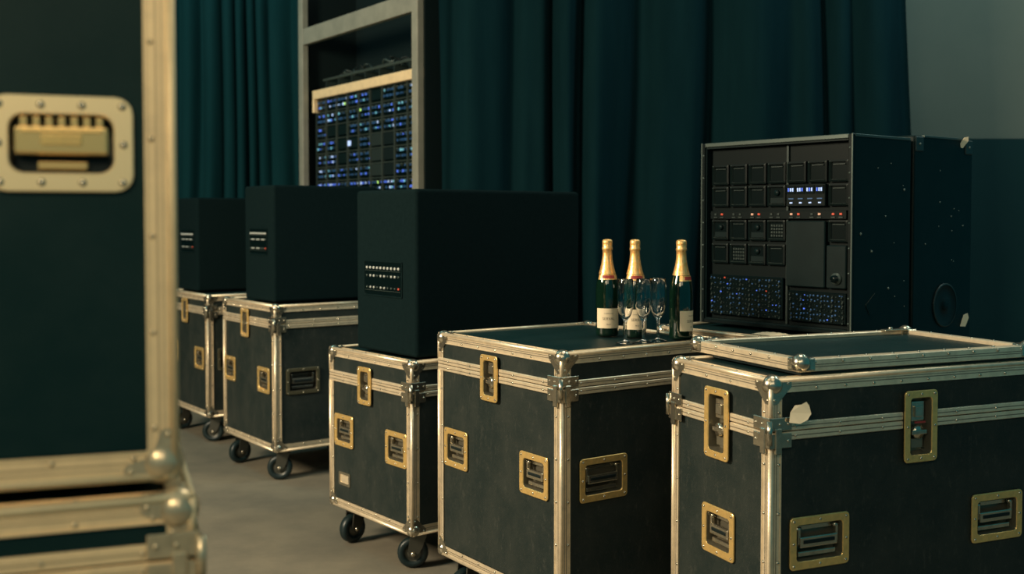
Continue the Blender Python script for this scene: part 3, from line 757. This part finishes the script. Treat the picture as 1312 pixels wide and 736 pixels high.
# ---------------------------------------------------------------- curtains
def curtain_mat(name,c1,c2):
    return new_mat(name,c1,0.9,0,(c2,3,0.3,0.8),0.3,400,stretch=(3,3,0.4),spec=0.05)
M['curtain_dark']=curtain_mat('dark_teal_drape',(0.0014,0.0110,0.0145),(0.0026,0.0165,0.021))
M['curtain_pleat']=curtain_mat('teal_pleated_drape',(0.003,0.023,0.028),(0.005,0.031,0.037))
def curtain(name,x0,x1,y,z1,wl,amp,mat,label,seed,lean=0.0,step=0.010,irr=0.5,wander=0.7):
    n=int((x1-x0)/step); rows=30
    ph=[];p=0;am=[]
    for i in range(n+1):
        x=i*step
        p+=step*2*math.pi/(wl*(1+irr*math.sin(x*3.7/ (wl*2.8)+seed)+0.25*math.sin(x*9+seed*2))); ph.append(p)
        am.append(0.85+0.25*math.sin(x*2.1/(wl*2)+seed*1.7)+0.15*math.sin(x*7.3+seed))
    bm=bmesh.new(); G=[]
    for j in range(rows+1):
        z=FZ+0.01+(z1-0.02)*j/rows; t=1-j/rows; row=[]
        for i in range(n+1):
            x=x0+(x1-x0)*i/n
            a=ph[i]+wander*math.sin(z*1.1+i*step*1.6)*t-0.35*(z-1.5)
            w=math.sin(a)+0.30*math.sin(2.3*a+1.0+0.5*z)*(0.5+0.5*math.sin(z*0.8+i*step))
            A=amp*am[i]
            yy=y+A*w*(0.75+0.4*t)+amp*0.5*math.sin(a*0.37+seed+z*0.6)
            xx=x+A*0.35*math.cos(a)+0.05*t*math.sin(i*step*2.5+z)+lean*t*((x-x0)/(x1-x0))
            row.append(bm.verts.new((xx,yy,z)))
        G.append(row)
    for j in range(rows):
        for i in range(n):
            f=bm.faces.new([G[j][i],G[j][i+1],G[j+1][i+1],G[j+1][i]]); f.smooth=True
    me=bpy.data.meshes.new(name); bm.to_mesh(me); bm.free(); me.materials.append(M[mat])
    r=thing(name,label,'curtain',(0,0,0))
    add('drape',me,r)
    mb=MB([]); mb.box(x0-0.05,x1+0.05,y-0.02,y+0.02,z1-0.01,z1+0.03,'darkmetal'); add('curtain_track',mb.mesh('track'),r)
curtain('stage_curtain',-0.43,2.15,6.02,3.7,0.33,0.070,'curtain_dark','heavy dark teal stage curtain hanging in broad folds',2.2,0.09,irr=0.35,wander=1.0)
curtain('stage_curtain',-4.3,-1.15,8.25,4.2,0.125,0.042,'curtain_pleat','pleated teal stage curtain with narrow folds',5,step=0.007,irr=0.3)

# ---------------------------------------------------------------- room
def struct(name,x0,x1,y0,y1,z0,z1,mat):
    mb=MB([]); M[name+'_m']=mat; mb.box(x0,x1,y0,y1,z0,z1,name+'_m'); o=add(name,mb.mesh(name)); o['kind']='structure'; return o
fl=new_mat('concrete_floor',(0.215,0.190,0.142),0.5,0,((0.135,0.124,0.098),2.2,0.35,0.68),0.15,90,rvar=0.14,spec=0.35)
struct('floor',-6,6,-4,9.2,FZ-0.1,FZ,fl)
struct('wall_back',-6,2.2,9.0,9.2,FZ,5,new_mat('black_wall',(0.003,0.015,0.017),0.9,spec=0.1))
struct('wall_left',-6.2,-6,-4,9.2,FZ,5,new_mat('dark_wall',(0.003,0.015,0.017),0.9,spec=0.1))
wm=new_mat('grey_wall_paint',(0.085,0.105,0.092),0.8,0,((0.069,0.090,0.080),1.2,0.3,0.7),0.15,60,spec=0.2)
struct('wall_right',1.6,6,6.6,6.8,1.80,5,wm)
struct('wall_right_lower',1.6,6,6.585,6.8,FZ,1.80,new_mat('dark_lower_wall',(0.0028,0.019,0.022),0.8,0,((0.0045,0.025,0.028),1.2,0.3,0.7),spec=0.15))  # lower part of the wall, darker in colour than the part above

# ---------------------------------------------------------------- lights
def area(name,loc,tgt,size,power,col,sy=None):
    l=bpy.data.lights.new(name,'AREA'); l.energy=power; l.color=col; l.size=size
    if sy: l.shape='RECTANGLE'; l.size_y=sy
    o=bpy.data.objects.new(name,l); COL.objects.link(o); o.location=loc
    o.rotation_euler=(Vector(tgt)-Vector(loc)).to_track_quat('-Z','Y').to_euler()
    o['label']='unseen area light'; o['category']='light'
area('unseen_light',(-4.3,1.8,3.1),(-.3,4.2,0.3),1.2,430,(1.0,0.83,0.58))
area('unseen_light',(0.4,-1.6,3.4),(0.0,3.0,0.6),1.8,28,(1.0,0.80,0.54))  # added weak front fill, out of view
area('unseen_light',(-1.0,-0.3,2.4),(-.7,1.5,1.0),0.7,21,(1.0,0.79,0.48))  # added fill to brighten the rails of the near stacked cases
area('unseen_light',(1.0,3.6,4.2),(0.9,3.8,0.6),1.2,34,(1.0,0.84,0.60))  # added top light over the bottles and glasses
area('unseen_light',(3.8,4.2,4.5),(3.2,6.6,2.8),1.2,42,(0.97,1.0,0.88))  # added soft light for the grey wall
area('unseen_light',(3.0,5.0,4.0),(0.9,6.0,1.9),0.6,22,(0.6,1.0,1.0))  # added grazing light to bring out the dark curtain's folds
area('unseen_light',(-3.0,6.2,4.6),(-2.6,8.2,1.8),1.2,32,(0.5,1.0,1.0))  # added cool light to lift the pleated curtain
w=bpy.data.worlds.new('world'); scene.world=w; w.use_nodes=True
bg=w.node_tree.nodes['Background']; bg.inputs[0].default_value=(0.02,0.28,0.33,1); bg.inputs[1].default_value=0.46

# ---------------------------------------------------------------- camera
cam=bpy.data.cameras.new('camera'); co=bpy.data.objects.new('camera',cam); COL.objects.link(co)
co.location=(0,0,1.32); co.rotation_euler=(math.radians(88),0,0)
cam.sensor_width=36; cam.lens=38.4; cam.shift_y=-39/1312
cam.dof.use_dof=True; cam.dof.focus_distance=3.3; cam.dof.aperture_fstop=2.9
cam.clip_start=0.05
scene.camera=co
